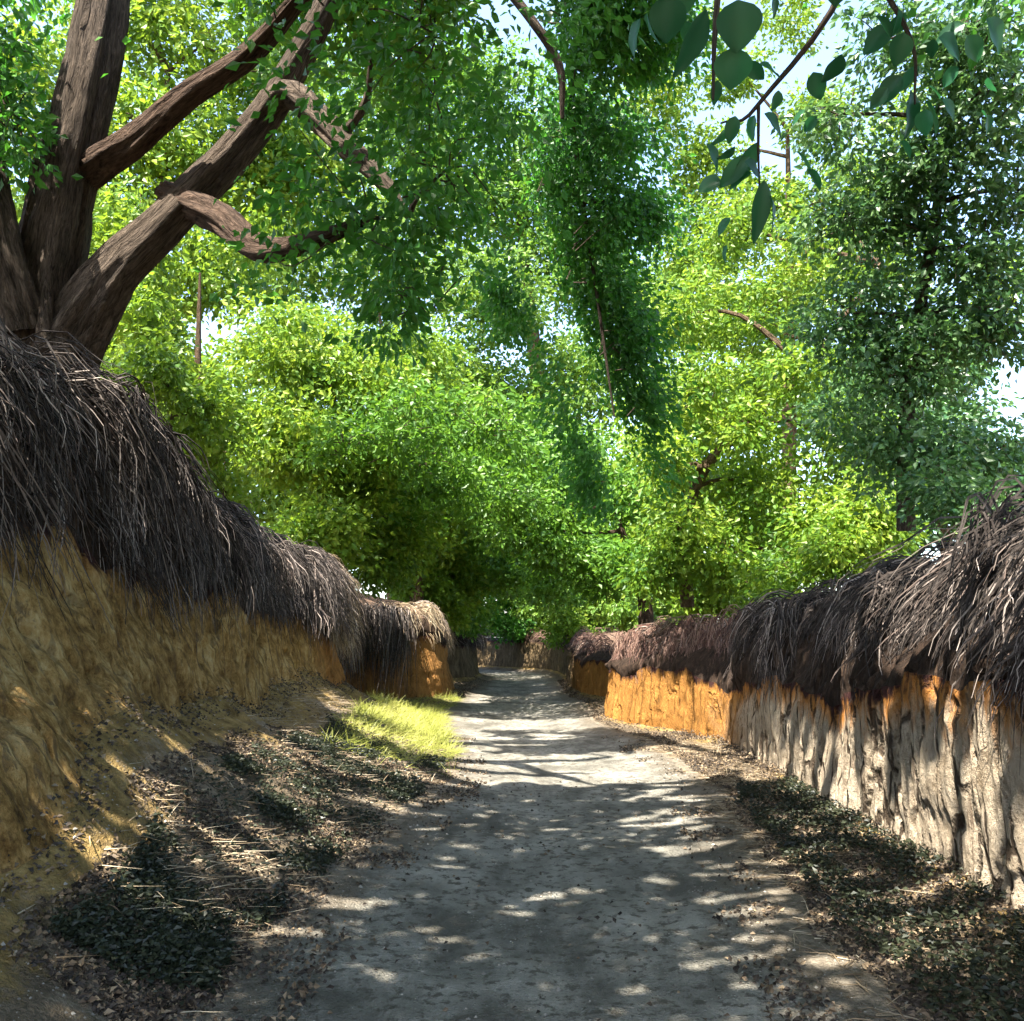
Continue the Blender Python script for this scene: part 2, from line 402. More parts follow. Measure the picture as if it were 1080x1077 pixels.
def grid_faces(ny, nx, off=0):
    i = np.arange(ny - 1)[:, None] * nx + np.arange(nx - 1)[None, :] + off
    return np.stack([i, i + 1, i + nx + 1, i + nx], -1).reshape(-1, 4)
def sheet(name, parts, mats, label, cat):
    V, F, mi, UV, off = [], [], [], [], 0
    for k, (S, v0, v1) in enumerate(parts):
        ny, nx = S.shape[:2]
        V.append(S.reshape(-1, 3)); F.append(grid_faces(ny, nx, off))
        mi.append(np.full((ny - 1) * (nx - 1), k))
        uv = np.stack([np.broadcast_to(Y, (ny, nx)), np.broadcast_to(np.linspace(v0, v1, nx)[None, :], (ny, nx))], -1)
        UV.append(uv.reshape(-1, 2)); off += ny * nx
    o = make_mesh(name, np.concatenate(V), np.concatenate(F), None, smooth=True, uv=np.concatenate(UV), matidx=np.concatenate(mi), mats=mats)
    return tag(o, label, cat, kind='structure')
sheet("terrain", [(A, 0, 1)], [M_top], "brown earth on top of the high bank with the big tree", "terrain")
sheet("terrain", [(G, 0, 1)], [M_top], "brown earth on top of the low grey bank", "terrain")
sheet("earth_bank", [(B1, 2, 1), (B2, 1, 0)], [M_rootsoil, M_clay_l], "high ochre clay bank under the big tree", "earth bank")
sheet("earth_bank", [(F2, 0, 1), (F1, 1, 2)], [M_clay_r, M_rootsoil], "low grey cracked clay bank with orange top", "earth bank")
sheet("slope", [(Csec, 0, 1)], [M_slope], "dark littered slope below the ochre bank", "slope")
sheet("slope", [(Esec, 1, 0)], [M_slope], "narrow littered slope below the grey bank", "slope")
sheet("path", [(Dsec, 0, 1)], [M_path], "pale sandy footpath through the sunken lane", "path")

FULLX = np.concatenate([A[..., 0], G[..., 0]], 1); FULLZ = np.concatenate([A[..., 2], G[..., 2]], 1)
def ground_z(x, y):
    j = int(np.argmin(np.abs(ys - y)))
    return float(np.interp(x, FULLX[j], FULLZ[j]))
def bed_z(x, y):
    j = int(np.argmin(np.abs(ys - y)))
    X = np.concatenate([A[j, :, 0], Csec[j, :, 0], Dsec[j, :, 0], Esec[j, :, 0], G[j, :, 0]])
    Z = np.concatenate([A[j, :, 2], Csec[j, :, 2], Dsec[j, :, 2], Esec[j, :, 2], G[j, :, 2]])
    return float(np.interp(x, X, Z))

def scatter(S, n, y0, y1, s0=0., s1=1., dens=None):
    """random places on a section between y0..y1 and s0..s1 across; returns points"""
    out = []
    while sum(len(o) for o in out) < n:
        y = rng.uniform(y0, y1, n); s_ = rng.uniform(s0, s1, n)
        j = np.clip(np.searchsorted(ys, y) - 1, 0, NY - 2); f = (y - ys[j]) / (ys[j + 1] - ys[j])
        c = s_ * (S.shape[1] - 1); k = np.clip(c.astype(int), 0, S.shape[1] - 2); g = c - k
        P = (S[j, k] * ((1 - f) * (1 - g))[:, None] + S[j, k + 1] * ((1 - f) * g)[:, None] + S[j + 1, k] * (f * (1 - g))[:, None] + S[j + 1, k + 1] * (f * g)[:, None])
        if dens is not None: P = P[rng.random(len(P)) < dens(P)]
        out.append(P)
    return np.concatenate(out)[:n]

# ------------------------------------------------------------------ strands (roots, straw, grass)
def strands_mesh(P, r0, r1):
    """P (n,k,3) polylines -> three-sided tapering tubes"""
    n, k, _ = P.shape
    T = np.gradient(P, axis=1); T /= np.linalg.norm(T, axis=2, keepdims=True) + 1e-9
    ref = np.where(np.abs(T[..., 2:3]) < .9, np.array([0, 0, 1.]), np.array([1., 0, 0]))
    U = np.cross(T, ref); U /= np.linalg.norm(U, axis=2, keepdims=True) + 1e-9
    Vv = np.cross(T, U)
    rad = (np.asarray(r0)[:, None] * (1 - np.linspace(0, 1, k))[None, :] + np.asarray(r1)[:, None] * np.linspace(0, 1, k)[None, :])[..., None]
    rings = [P + rad * (math.cos(a) * U + math.sin(a) * Vv) for a in (0, 2.0944, 4.18879)]
    R = np.stack(rings, 2)
    base = (np.arange(n) * k * 3)[:, None, None] + (np.arange(k - 1) * 3)[None, :, None]
    a = np.arange(3)[None, None, :]; b = (np.arange(3) + 1)[None, None, :] % 3
    F = np.stack([base + a, base + b, base + 3 + b, base + 3 + a], -1).reshape(-1, 4)
    return R.reshape(-1, 3), F

def root_polys(side, y0, y1, n_tuft, per, drop=(.5, 1.), out=(.15, .45), back=.5, drift=0., lift=.12, hang=1.0, shag=.5):
    LIP = B1[:, 0] if side < 0 else F1[:, -1]
    sg = 1. if side < 0 else -1.
    K = 8
    ty = rng.uniform(y0, y1, n_tuft); tb = rng.uniform(-.12, back, n_tuft)
    tdir = rng.normal(drift, .55, n_tuft) + 1.1 * fbm(np.stack([ty * 1.8, ty * 0 + sg, ty * 0], -1), 91, 2); tl = rng.uniform(*drop, n_tuft) ; to = rng.uniform(*out, n_tuft)
    tz = rng.normal(0, .09, n_tuft)
    low = np.where(rng.random(n_tuft) < shag, rng.uniform(.05, 1.0, n_tuft), 0.)
    tl = np.where(low > 0, tl * .55, tl); tb = np.where(low > 0, rng.uniform(-.1, .1, n_tuft), tb); tdir = np.where(low > 0, tdir * 1.8, tdir)
    FH = np.interp(ty, ys, LIP[:, 2] - (B2 if side < 0 else F2)[:, 0 if side < 0 else -1, 2]); tz = tz - low * FH * .85
    N = n_tuft * per
    e = lambda v: np.repeat(v, per)
    jit = lambda s_: rng.normal(0, s_, N)
    tl = tl * np.clip(.85 + .9 * fbm(np.stack([ty * 1.4, ty * 0, ty * 0 + sg], -1), 77, 3), .3, 1.5)
    jy = jit(.085); yb = e(ty) + jy; bk = e(tb) + jit(.07)
    lx = np.interp(yb, ys, LIP[:, 0]); lz = np.interp(yb, ys, LIP[:, 2])
    L = e(tl) * rng.uniform(.35, 1.2, N); O = e(to) * rng.uniform(.7, 1.3, N); D = (e(tdir) + jit(.14)) * L
    L = L * np.where(rng.random(N) < .12, rng.uniform(1.1, 1.7, N), 1.)
    t = np.linspace(0, 1, K)[None, :]
    bk_ = np.maximum(bk, -.05)
    x = (lx - sg * bk_)[:, None] + sg * ((bk_ + O)[:, None] * (1 - (1 - t) ** 1.7))
    z0 = lz + e(tz) + np.clip(bk_, 0, 1) * .32 + lift * rng.uniform(0, 1, N)
    z = z0[:, None] + lift * 1.2 * np.sin(np.minimum(t * 2.2, 1) * math.pi) * .6 - hang * (L + .2)[:, None] * t ** 1.75
    y = yb[:, None] + D[:, None] * t - (jy * .75)[:, None] * t ** 1.5
    wob = .026 * (np.sin(t * rng.uniform(4, 11, N)[:, None] + rng.uniform(0, 6.3, N)[:, None]))
    P = np.stack([x + wob, y + wob * rng.normal(0, 1, N)[:, None], z + wob * .6], -1)
    return P

def root_mat(label, base, mat, groups, name="root_mat", cat="root mat", rad=(.0035, .013)):
    P = np.concatenate([root_polys(**g) for g in groups])
    n = len(P)
    V, F = strands_mesh(P, rng.uniform(*rad, n), rng.uniform(.001, .002, n))
    pale = np.repeat(rng.random(n // 5 + 1) < .11, 5)[:n]
    o = make_mesh(name, V, F, None, loc=base, mats=[mat, M_root_pale], matidx=np.repeat(pale.astype(int), 21))
    return tag(o, label, cat, "root mats overhanging the lane")

root_mat("largest dark shaggy root mat on the high bank below the big tree", (-3.4, 6.5, 3.4), M_root,
         [dict(side=-1, y0=3.2, y1=9.6, n_tuft=340, per=9, drop=(.45, 1.1), back=.5, out=(.1, .45), drift=.45),
          dict(side=-1, y0=3.2, y1=9.2, n_tuft=90, per=10, drop=(.15, .5), back=.9, out=(.0, .3), lift=.2)])
root_mat("black root mat with pale hanging ends, next beyond the largest mat", (-3.3, 11.8, 2.8), M_root,
         [dict(side=-1, y0=9.6, y1=14.4, n_tuft=230, per=14, drop=(.5, .9), back=.4, out=(.15, .5)),
          dict(side=-1, y0=9.6, y1=11.2, n_tuft=30, per=14, drop=(.8, 1.15), back=.2, out=(.3, .6), drift=.2)])
root_mat("pale dry root fringe over the first orange clay pillar", (-3.1, 14.9, 2.4), M_straw,
         [dict(side=-1, y0=14.3, y1=16.0, n_tuft=230, per=14, drop=(.4, 1.0), back=.4, out=(.1, .45))])
root_mat("dark root mat filling the hollow between the two orange pillars", (-3.7, 18, 2.2), M_root,
         [dict(side=-1, y0=16.0, y1=20.3, n_tuft=190, per=12, drop=(.5, 1.5), back=.4, out=(.2, .6)), dict(side=-1, y0=20.2, y1=20.95, n_tuft=110, per=12, drop=(.8, 1.7), back=.3, out=(.1, .4), drift=-.5)])
root_mat("pale dry root cap on the second orange clay pillar", (-1.9, 21.9, 1.9), M_straw,
         [dict(side=-1, y0=20.8, y1=24.8, n_tuft=90, per=10, drop=(.25, .5), back=.5, out=(.1, .3))])
root_mat("small shadowed root mat past the second orange pillar", (-2.8, 28, 1.8), M_root,
         [dict(side=-1, y0=25.2, y1=33, n_tuft=120, per=10, drop=(.4, .9), back=.4, out=(.2, .6))])
root_mat("long combed root mat nearest on the grey cracked bank", (2.9, 5.2, 1.95), M_root,
         [dict(side=1, y0=3.0, y1=7.2, n_tuft=360, per=9, shag=.62, drop=(.3, .72), back=.6, out=(.1, .35), drift=.6),
          dict(side=1, y0=3.0, y1=7.0, n_tuft=130, per=12, drop=(.1, .4), back=1.1, out=(.0, .4), drift=.4, lift=.25)])
root_mat("black matted roots along the middle of the grey bank", (3.1, 9.8, 1.8), M_root,
         [dict(side=1, y0=7.2, y1=13.2, n_tuft=430, per=12, shag=.62, drop=(.4, .75), back=.5, out=(.08, .3), drift=.2)])
root_mat("reddish root mat above the sunlit orange wall", (2.3, 15, 1.35), M_root_red,
         [dict(side=1, y0=13.2, y1=17.6, n_tuft=220, per=12, shag=.6, drop=(.2, .45), back=.6, out=(.05, .25), lift=.2)])
root_mat("distant dark root mat where the lane bends away", (1.3, 26, 1.25), M_root_red,
         [dict(side=1, y0=21, y1=33, n_tuft=150, per=9, drop=(.2, .5), back=.5, out=(.1, .3)),
          dict(side=1, y0=33, y1=40, n_tuft=90, per=9, drop=(.2, .4), back=.5, out=(.1, .3))])

# ------------------------------------------------------------------ leaves
def leaves_mesh(C, axis, size, fold=.25, wid=.3):
    """diamond leaves: C bases, axis unit directions, size lengths"""
    n = len(C)
    r = rng.normal(0, 1, (n, 3)); r[:, 2] *= .6
    side = np.cross(axis, r); side /= np.linalg.norm(side, axis=1, keepdims=True) + 1e-9
    nrm = np.cross(side, axis)
    flip = np.sign(nrm[:, 2:3]); nrm *= flip
    L = size[:, None]
    tip = C + axis * L - nrm * L * .10
    m = C + axis * L * .45
    a = m + side * L * wid + nrm * L * fold * .3
    b = m - side * L * wid + nrm * L * fold * .3
    V = np.stack([C, a, tip, b], 1).reshape(-1, 3)
    i = np.arange(n)[:, None] * 4
    F = np.concatenate([np.stack([i + 0, i + 1, i + 2], -1).reshape(-1, 1, 3), np.stack([i + 0, i + 2, i + 3], -1).reshape(-1, 1, 3)], 1).reshape(-1, 3)
    return V, F

# gaps in the roof of leaves where the sun reaches the lane floor: each is a hole round one line to the sun
gaps = []   # x, y, rx, ry, rot  on z = 0
def gap(x, y, rx, ry, rot=0., z=0.):
    gaps.append((x - SUN[0] / SUN[2] * z, y - SUN[1] / SUN[2] * z, rx, ry, rot))
grng = np.random.default_rng(21)
def flecks(n, x0, x1, y0, y1, r=(.03, .12), el=(1., 2.5), z=0.):
    for _ in range(n):
        a = grng.uniform(*r)
        gap(grng.uniform(x0, x1), grng.uniform(y0, y1), a * grng.uniform(*el), a, grng.normal(0, .35), z)
for x in np.arange(-.9, 2.4, .42): gap(x, 11.1 + grng.normal(0, .12), .55, 1.3 + grng.normal(0, .12))
for x in np.arange(-1.1, 1.6, .42): gap(x, 16.3 + grng.normal(0, .1), .45, .9)
for y in np.arange(10.3, 17.2, .6): gap(-1.45 + grng.normal(0, .15), y, 1.0, .5, 0, .3)
for y in np.arange(12.8, 16.8, .45): gap(2.95 - max(0, (y - 13)) * .36 - .2, y, .55, .4, 0, .5)
for y in (14.2, 14.8): gap(-2.9, y, .5, .35, 0, 1.4)
for y in (21, 22, 23): gap(-1.6, y, .8, .6, 0, 1.)
flecks(85, -1.1, 1.9, 4.2, 9.4, (.02, .06), (1., 3.))
flecks(45, 1.1, 2.4, 4.2, 9.6, (.03, .09), (1.5, 4.))
flecks(26, 1.2, 2.3, 4.4, 9.4, (.03, .06), (4., 7.))
flecks(46, -3.0, -1.1, 5.2, 9.8, (.05, .15), (1., 2.5), .4)
for x, y, rx, ry in [(-2.1, 8.1, .30, .42), (-1.7, 7.4, .28, .2), (-2.4, 6.6, .14, .3), (-1.6, 8.6, .3, .2), (-2.0, 5.5, .1, .3), (-1.4, 6.4, .25, .1), (-2.2, 9.3, .3, .2), (-1.3, 9.2, .3, .12), (-1.9, 4.6, .08, .22), (-2.6, 7.6, .12, .25)]:
    gap(x, y, rx, ry, .3, .36)
for y in (13.8, 14.3, 14.8, 15.3, 15.8): gap(-3.05, y, .75, .5, 0, 2.4)
flecks(34, -2.3, -1.0, 4.4, 9.8, (.03, .07), (3., 6.), .3)
flecks(26, 2.5, 3.3, 4.0, 7.2, (.08, .2), (1, 2), 1.9)
flecks(16, -3.4, -2.6, 4.5, 13, (.06, .16), (1, 2), 3.2)
flecks(8, -1., 1.6, 13.2, 15.2, (.06, .2), (1, 3))
for y in np.arange(4.2, 12.6, .32):
    for z in (.25, .6, .95):
        if grng.random() < .85: gap(2.55 + grng.normal(0, .05), y + grng.normal(0, .1), grng.uniform(.1, .18), grng.uniform(.1, .2), 0, z)
GA = np.array(gaps)
def lit_gap(P):
    gx = P[:, 0] - SUN[0] / SUN[2] * P[:, 2]; gy = P[:, 1] - SUN[1] / SUN[2] * P[:, 2]
    hit = np.zeros(len(P), bool)
    for x, y, rx, ry, ro in GA:
        near_ = (np.abs(gx - x) < rx + ry) & (np.abs(gy - y) < rx + ry) & ~hit
        if not near_.any(): continue
        dx = gx[near_] - x; dy = gy[near_] - y
        c, s_ = math.cos(ro), math.sin(ro)
        q = ((dx * c + dy * s_) / rx) ** 2 + ((-dx * s_ + dy * c) / ry) ** 2 < 1
        hit[np.where(near_)[0][q]] = True
    return hit

def crown_leaves(blobs, carve=True):
    """blobs: (center, (rx,ry,rz), n, leaf_len, droop)"""
    Cs, As, Ss, tw = [], [], [], []
    for (c, r, n, ll, droop) in blobs:
        c = np.asarray(c, float); r = np.asarray(r, float); R = r.mean()
        per = 46; m = max(4, n // per)
        d = rng.normal(0, 1, (m, 3)); d /= np.linalg.norm(d, axis=1, keepdims=True)
        rad = rng.random(m) ** (1 / 2.4) * rng.uniform(.8, 1.12, m)
        cc = c + d * r * rad[:, None]
        cr = (.13 * R + .09) * rng.uniform(.5, 1.6, m)
        idx = np.repeat(np.arange(m), per)
        off = rng.normal(0, 1, (m * per, 3)) * np.array([1, 1, .48]) * cr[idx][:, None]
        P = cc[idx] + off
        ax = off / (np.linalg.norm(off, axis=1, keepdims=True) + 1e-9) + rng.normal(0, .45, off.shape)
        ax[:, 2] -= droop
        ax /= np.linalg.norm(ax, axis=1, keepdims=True) + 1e-9
        Cs.append(P); As.append(ax); Ss.append(ll * rng.uniform(.6, 1.3, len(P)))
        tw.append((c, cc))
    C = np.concatenate(Cs); Ax = np.concatenate(As); S_ = np.concatenate(Ss)
    if carve:
        k = ~lit_gap(C + Ax * S_[:, None] * .5)
        C, Ax, S_ = C[k], Ax[k], S_[k]
    return C, Ax, S_, tw

# ------------------------------------------------------------------ trunks
def catmull(P, per=8):
    P = np.asarray(P, float); Q = np.vstack([2 * P[0] - P[1], P, 2 * P[-1] - P[-2]])
    out = []
    for i in range(1, len(Q) - 2):
        t = np.linspace(0, 1, per, endpoint=False)[:, None]
        a, b, c, d = Q[i - 1], Q[i], Q[i + 1], Q[i + 2]
        out.append(.5 * (2 * b + (c - a) * t + (2 * a - 5 * b + 4 * c - d) * t ** 2 + (3 * b - a - 3 * c + d) * t ** 3))
    out.append(P[-1:]); return np.concatenate(out)

def tube(pts, radii, ring=10, per=6, rough=.0, seed=0):
    Q = catmull(np.column_stack([np.asarray(pts, float), np.asarray(radii, float)]), per)
    P, R = Q[:, :3], np.maximum(Q[:, 3], .002)
    T = np.gradient(P, axis=0); T /= np.linalg.norm(T, axis=1, keepdims=True) + 1e-9
    u = np.cross(T[0], [0.3, 1, .2]); u /= np.linalg.norm(u)
    U = []
    for k in range(len(P)):
        u = u - T[k] * np.dot(u, T[k]); u = u / (np.linalg.norm(u) + 1e-9); U.append(u.copy())
    U = np.array(U); Vv = np.cross(T, U)
    a = np.linspace(0, 2 * math.pi, ring, endpoint=False)
    L = np.concatenate([[0], np.cumsum(np.linalg.norm(np.diff(P, axis=0), axis=1))])
    rr = np.repeat(R[:, None], ring, 1)
    if rough:
        A2 = np.stack([np.broadcast_to(np.cos(a) * 2.2, rr.shape), np.broadcast_to(np.sin(a) * 2.2, rr.shape), np.broadcast_to((L * .9)[:, None], rr.shape)], -1)
        rg = 1 - 2 * np.abs(fbm(A2 * np.array([3.4, 3.4, 1.2]), seed, 3))
        rr = rr * (1 + rough * fbm(A2 * .7, seed + 4, 3) * 2 + rough * .8 * (rg - .6))
    V = P[:, None] + rr[..., None] * (np.cos(a)[None, :, None] * U[:, None] + np.sin(a)[None, :, None] * Vv[:, None])
    k = len(P)
    i = np.arange(k - 1)[:, None] * ring; j = np.arange(ring)[None, :]; j2 = (j + 1) % ring
    F = np.stack([i + j, i + j2, i + ring + j2, i + ring + j], -1).reshape(-1, 4)
    uv = np.stack([np.broadcast_to((a * .5 / math.pi * 2 - 0)[None, :], (k, ring)) * R.max() * 3.1, np.broadcast_to(L[:, None], (k, ring))], -1)
    return V.reshape(-1, 3), F, uv.reshape(-1, 2)

class Acc:
    def __init__(s): s.V, s.F, s.UV, s.n = [], [], [], 0
    def add(s, V, F, uv): s.V.append(V); s.F.append(F + s.n); s.UV.append(uv); s.n += len(V)
    def build(s, name, mat, parent, loc): return make_mesh(name, np.concatenate(s.V), np.concatenate(s.F), mat, parent, True, np.concatenate(s.UV), loc=loc)

def tree(name, label, cat, base, trunk, blobs, leaf, bark_m=None, group=None, branches=(), twigs=True, ring=14, rough=.08, carve=True, limbs=True, maxlimb=3.5):
    """trunk: (points, radii); branches: list of (points, radii); each becomes a child of the tree"""
    bark_m = bark_m or M_bark_far
    t = thing(name, label, cat, tuple(base), group)
    seed = int(rng.integers(1000))
    tr = Acc(); tr.add(*tube(trunk[0], trunk[1], ring, 14 if ring > 20 else 8, rough, seed))
    C, Ax, S_, tw = crown_leaves(blobs, carve)
    tp = np.asarray(trunk[0], float); trd = np.asarray(trunk[1], float)
    allp = [catmull(tp, 6)] + [catmull(np.asarray(b[0], float), 6) for b in branches]
    allp = np.concatenate(allp)
    lb = Acc()
    for (c, cc) in tw:
        c = np.asarray(c)
        if limbs and len(cc) > 3:
            cand = allp[allp[:, 2] < c[2] + .3]
            if len(cand) == 0: cand = allp
            q = cand[np.argmin(np.linalg.norm(cand - c, axis=1) + .3 * np.abs(cand[:, 2] - c[2]))]
            d = np.linalg.norm(c - q); r = .016 + .010 * d
            if d > maxlimb or (carve and lit_gap(np.array([(q + c) / 2, c])).any()): d = 0
            mid = (q + c) / 2 + rng.normal(0, .08, 3) * d + np.array([0, 0, .06 * d])
            if d: lb.add(*tube([q, mid, c], [r * 1.6, r, r * .55], 6, 4))
        if twigs:
            for e in cc[:: max(1, len(cc) // 14)]:
                c0 = c + (e - c) * .25 + rng.normal(0, .12, 3) * np.linalg.norm(e - c)
                mid = (c0 + e) / 2 + rng.normal(0, .10, 3) * np.linalg.norm(e - c) + np.array([0, 0, .05])
                if carve and lit_gap(np.array([mid, e])).any(): continue
                lb.add(*tube([c0, mid, e], [.009, .006, .003], 4, 3))
    tr.build("trunk", bark_m, t, base)
    for b in branches:
        a = Acc(); a.add(*tube(b[0], b[1], max(8, ring - 4), 14 if ring > 20 else 8, rough, seed + 7)); a.build("branch", b[2] if len(b) > 2 else bark_m, t, base)
    V, F = leaves_mesh(C, Ax, S_)
    if lb.n:
        tv = np.concatenate(lb.V); tf = np.concatenate(lb.F)
        make_mesh("crown", np.concatenate([V, tv]), [F, tf + len(V)], None, t, matidx=np.concatenate([np.zeros(len(F)), np.ones(len(tf))]), mats=[leaf, bark_m],
                  uv=np.concatenate([np.zeros((len(V), 2)), np.concatenate(lb.UV)]), loc=base)
    else:
        make_mesh("crown", V, F, leaf, t, loc=base)
    return t

def blob(px, py, t, r, n, ll, droop=.5, sq=(1, 1, 1)):
    return (W(px, py, t), (r * sq[0], r * sq[1], r * sq[2]), n, ll, droop)

def P_(*pts): return [W(*p) for p in pts]

# --- the big tree on the high bank
base = W(60, 372, 9.0); base[2] = ground_z(base[0], base[1]) - .1
D = .11
tr_pts = [base + np.array([0, 0, -.1]), W(52, 330, 9), W(62, 250, 9), W(82, 150, 9), W(104, 30, 9.1), W(125, -120, 9.4), W(160, -330, 9.6)]
big_blobs = [blob(400, 230, 7.5, .95, 1300, D, .7, (1.1, 1, .9)), blob(330, 320, 8.2, .7, 750, D, .7), blob(450, 320, 7.8, .75, 950, D, .7),
             blob(470, 180, 7.5, .8, 1000, D, .7), blob(200, 40, 8.0, .8, 750, D), blob(330, 10, 7.5, .9, 1200, D), blob(470, 40, 7.2, .9, 1300, D), blob(560, 20, 8.5, .9, 1100, D),
             blob(-10, 60, 8.4, .8, 750, D), blob(210, 190, 9.2, .55, 300, D), blob(40, -40, 8.5, .9, 900, D), blob(400, 120, 9.0, .7, 650, D)]
for (x, y, z, r, n) in [(-3.2, 1.0, 6.2, 1.7, 4200), (-1.4, 2.6, 6.6, 1.6, 4200), (.4, 3.4, 7.0, 1.5, 4200), (-4.4, 4.4, 7.6, 1.8, 4200), (-2.4, 5.4, 8.2, 1.8, 4600), (-.2, 4.8, 8.6, 1.6, 4400),
                        (-3.8, -1.6, 5.6, 1.7, 3600), (-1.8, -.6, 5.4, 1.5, 4200), (-5.5, 7.6, 9.0, 1.9, 3600), (-2.4, 8.6, 9.6, 1.8, 4200), (.3, 8.2, 10.0, 1.5, 3600), (-4.6, 1.8, 4.9, 1.3, 2600)]:
    big_blobs.append(((x, y, z), (r, r, r * .7), int(n * 1.25), .125, .5))
shade_roof_l, shade_roof_r = [], []  # unseen leaf masses added overhead, set sunward to shade the near lane
for gx in np.arange(-4.6, 4.4, 1.25):
    for gy in np.arange(1.8, 9.6, 1.25):
        z = 8.4 + rng.normal(0, .35); x = gx + rng.normal(0, .2); y = gy + rng.normal(0, .2)
        (shade_roof_l if gx < .3 else shade_roof_r).append(((x + SUN[0] / SUN[2] * z, y + SUN[1] / SUN[2] * z, z), (1.0, 1.0, .6), 2250, .125, .4))
big_blobs += shade_roof_l + [blob(150, 0, 8.6, .7, 1500, D), blob(230, 50, 8.1, .5, 900, D), blob(300, 60, 8.3, .5, 900, D), blob(20, 130, 8.3, .45, 700, D), blob(170, 110, 8.9, .4, 500, D), blob(260, 200, 8.2, .4, 600, D), blob(420, 60, 8.2, .6, 1200, D)]
big = tree("willow_tree", "massive gnarled tree with three thick dark trunks atop the high bank", "tree", base, (tr_pts, [.56, .38, .29, .25, .23, .19, .1]), big_blobs, M_dark, M_bark,
     branches=[(P_((52, 410, 9.0), (88, 345, 8.95), (125, 285, 8.8), (172, 238, 8.7), (218, 190, 8.75), (256, 148, 8.85), (300, 85, 8.9), (345, 0, 8.9), (380, -90, 8.9)), [.36, .30, .24, .2, .18, .16, .13, .1, .06]),
               (P_((272, 128, 8.87), (305, 100, 8.75), (340, 128, 8.55), (372, 160, 8.35), (402, 188, 8.2), (430, 228, 8.0)), [.09, .125, .12, .1, .08, .03]),
               (P_((72, 200, 9.2), (110, 172, 8.9), (145, 148, 8.6), (200, 100, 8.3), (262, 58, 8.1), (330, -20, 7.8)), [.17, .16, .14, .12, .10, .06], M_bark_red),
               (P_((178, 208, 8.85), (205, 218, 8.6), (238, 234, 8.25), (275, 262, 7.9), (325, 256, 7.6), (380, 235, 7.4)), [.15, .14, .13, .11, .08, .04], M_bark_red),
               (P_((355, 152, 8.4), (385, 110, 8.3), (392, 60, 8.1)), [.05, .035, .02]),
               (P_((28, 350, 8.7), (5, 270, 8.6), (-12, 170, 8.7), (-40, 20, 8.9)), [.24, .19, .16, .1])],
     ring=48, rough=.26, maxlimb=2.0)

# --- bright young trees behind the high bank
def simple(name, label, px, py, t, crown, leaf, ll, group, h=None, r=.07, bark_m=None, lean=0.):
    """crown: list of (px,py,t,r,n[,squash])"""
    b = W(px, py, t); b[2] = ground_z(b[0], b[1]) - .15
    bl = [((c[0], (c[1], c[1], c[1] * .7), c[2], ll, .45) if len(c) == 3 else blob(c[0], c[1], c[2], c[3], c[4], ll, .45, (1, 1, .9))) for c in crown]
    cen = np.mean([x[0] for x, c in zip(bl, crown) if len(c) > 3], axis=0)
    top = max(x[0][2] for x, c in zip(bl, crown) if len(c) > 3)
    top = cen[2] + .35 * (top - cen[2])
    k = [b, b + (cen - b) * .35 + np.array([lean, 0, 0]) * .6, b + (cen - b) * .75 + np.array([lean, 0, 0]), np.array([cen[0], cen[1], top])]
    return tree(name, label, "tree" if "tree" in name else "bush", b, (k, [r * 1.25, r, r * .7, r * .25]), bl, leaf, bark_m or M_bark_far, group)

g1 = "bright young trees behind the high bank"
simple("young_tree", "lime green young tree right behind the big tree's leaning trunk", 215, 400, 13, [(180, 330, 13, 1.0, 5220), (260, 370, 13.2, .9, 4350), (150, 250, 13.5, 1., 4350), (240, 240, 14, 1., 4060), (215, 440, 12.5, .7, 3190)], M_yellow, .12, g1)
simple("young_tree", "lime green young tree above the black root mat", 330, 500, 17, [(300, 460, 17, 1.1, 4640), (370, 500, 17.5, 1.1, 4350), (300, 370, 17.5, 1.2, 4350), (390, 410, 18, 1.1, 4060), (345, 565, 16.5, .8, 2900), (420, 570, 19, .9, 2900)], M_yellow, .14, g1)
simple("young_tree", "slender yellow green tree over the second orange pillar", 440, 600, 23, [(440, 560, 23, 1.3, 4350), (400, 480, 23, 1.4, 4350), (460, 450, 24, 1.4, 4350), (470, 610, 25, 1.0, 3190), (430, 380, 24, 1.4, 3770)], M_yellow, .17, g1, r=.16)
simple("young_tree", "pale lime tree high up between the big tree's branches", 170, 380, 19, [(130, 160, 19, 1.8, 5220), (250, 160, 20, 1.8, 5220), (60, 250, 19, 1.6, 3770), (320, 200, 21, 1.8, 4930), (130, 30, 20, 1.6, 3200), (215, 280, 19, 1.2, 2600), (170, -30, 20, 1.6, 2600), (240, 60, 20, 1.8, 4350), (20, 100, 18, 1.6, 3770)], M_yellow, .17, g1, r=.2)

# --- tall trees where the lane bends
g2 = "tall trees beyond the bend"
simple("tall_tree", "tall green tree straight ahead over the end of the lane", 545, 655, 42, [(520, 560, 42, 2.6, 6720), (600, 560, 42, 2.6, 6720), (560, 470, 42, 3, 7360), (500, 420, 43, 3, 6720), (610, 400, 43, 3, 6720), (560, 640, 40, 1.6, 4160), (620, 640, 40, 1.6, 4160)], M_far, .26, g2, r=.35)
simple("tall_tree", "broad green tree left of the lane's end behind lime trees", 420, 640, 40, [(360, 500, 40, 3, 6720), (440, 400, 41, 3.2, 7360), (330, 380, 40, 3, 6400), (480, 580, 38, 1.8, 4800), (400, 280, 42, 3.2, 7040), (290, 270, 42, 3.2, 6720), (510, 310, 42, 3., 6720)], M_far, .26, g2, r=.35)
simple("tall_tree", "tall yellow green tree right of the lane's end", 690, 650, 36, [(690, 560, 36, 2.2, 6080), (760, 520, 37, 2.6, 6720), (720, 430, 37, 2.6, 6720), (800, 590, 34, 1.6, 4480), (650, 620, 36, 1.5, 4160), (660, 500, 37, 2.4, 5760), (800, 420, 37, 2.4, 5760)], M_yellow, .24, g2, r=.3)
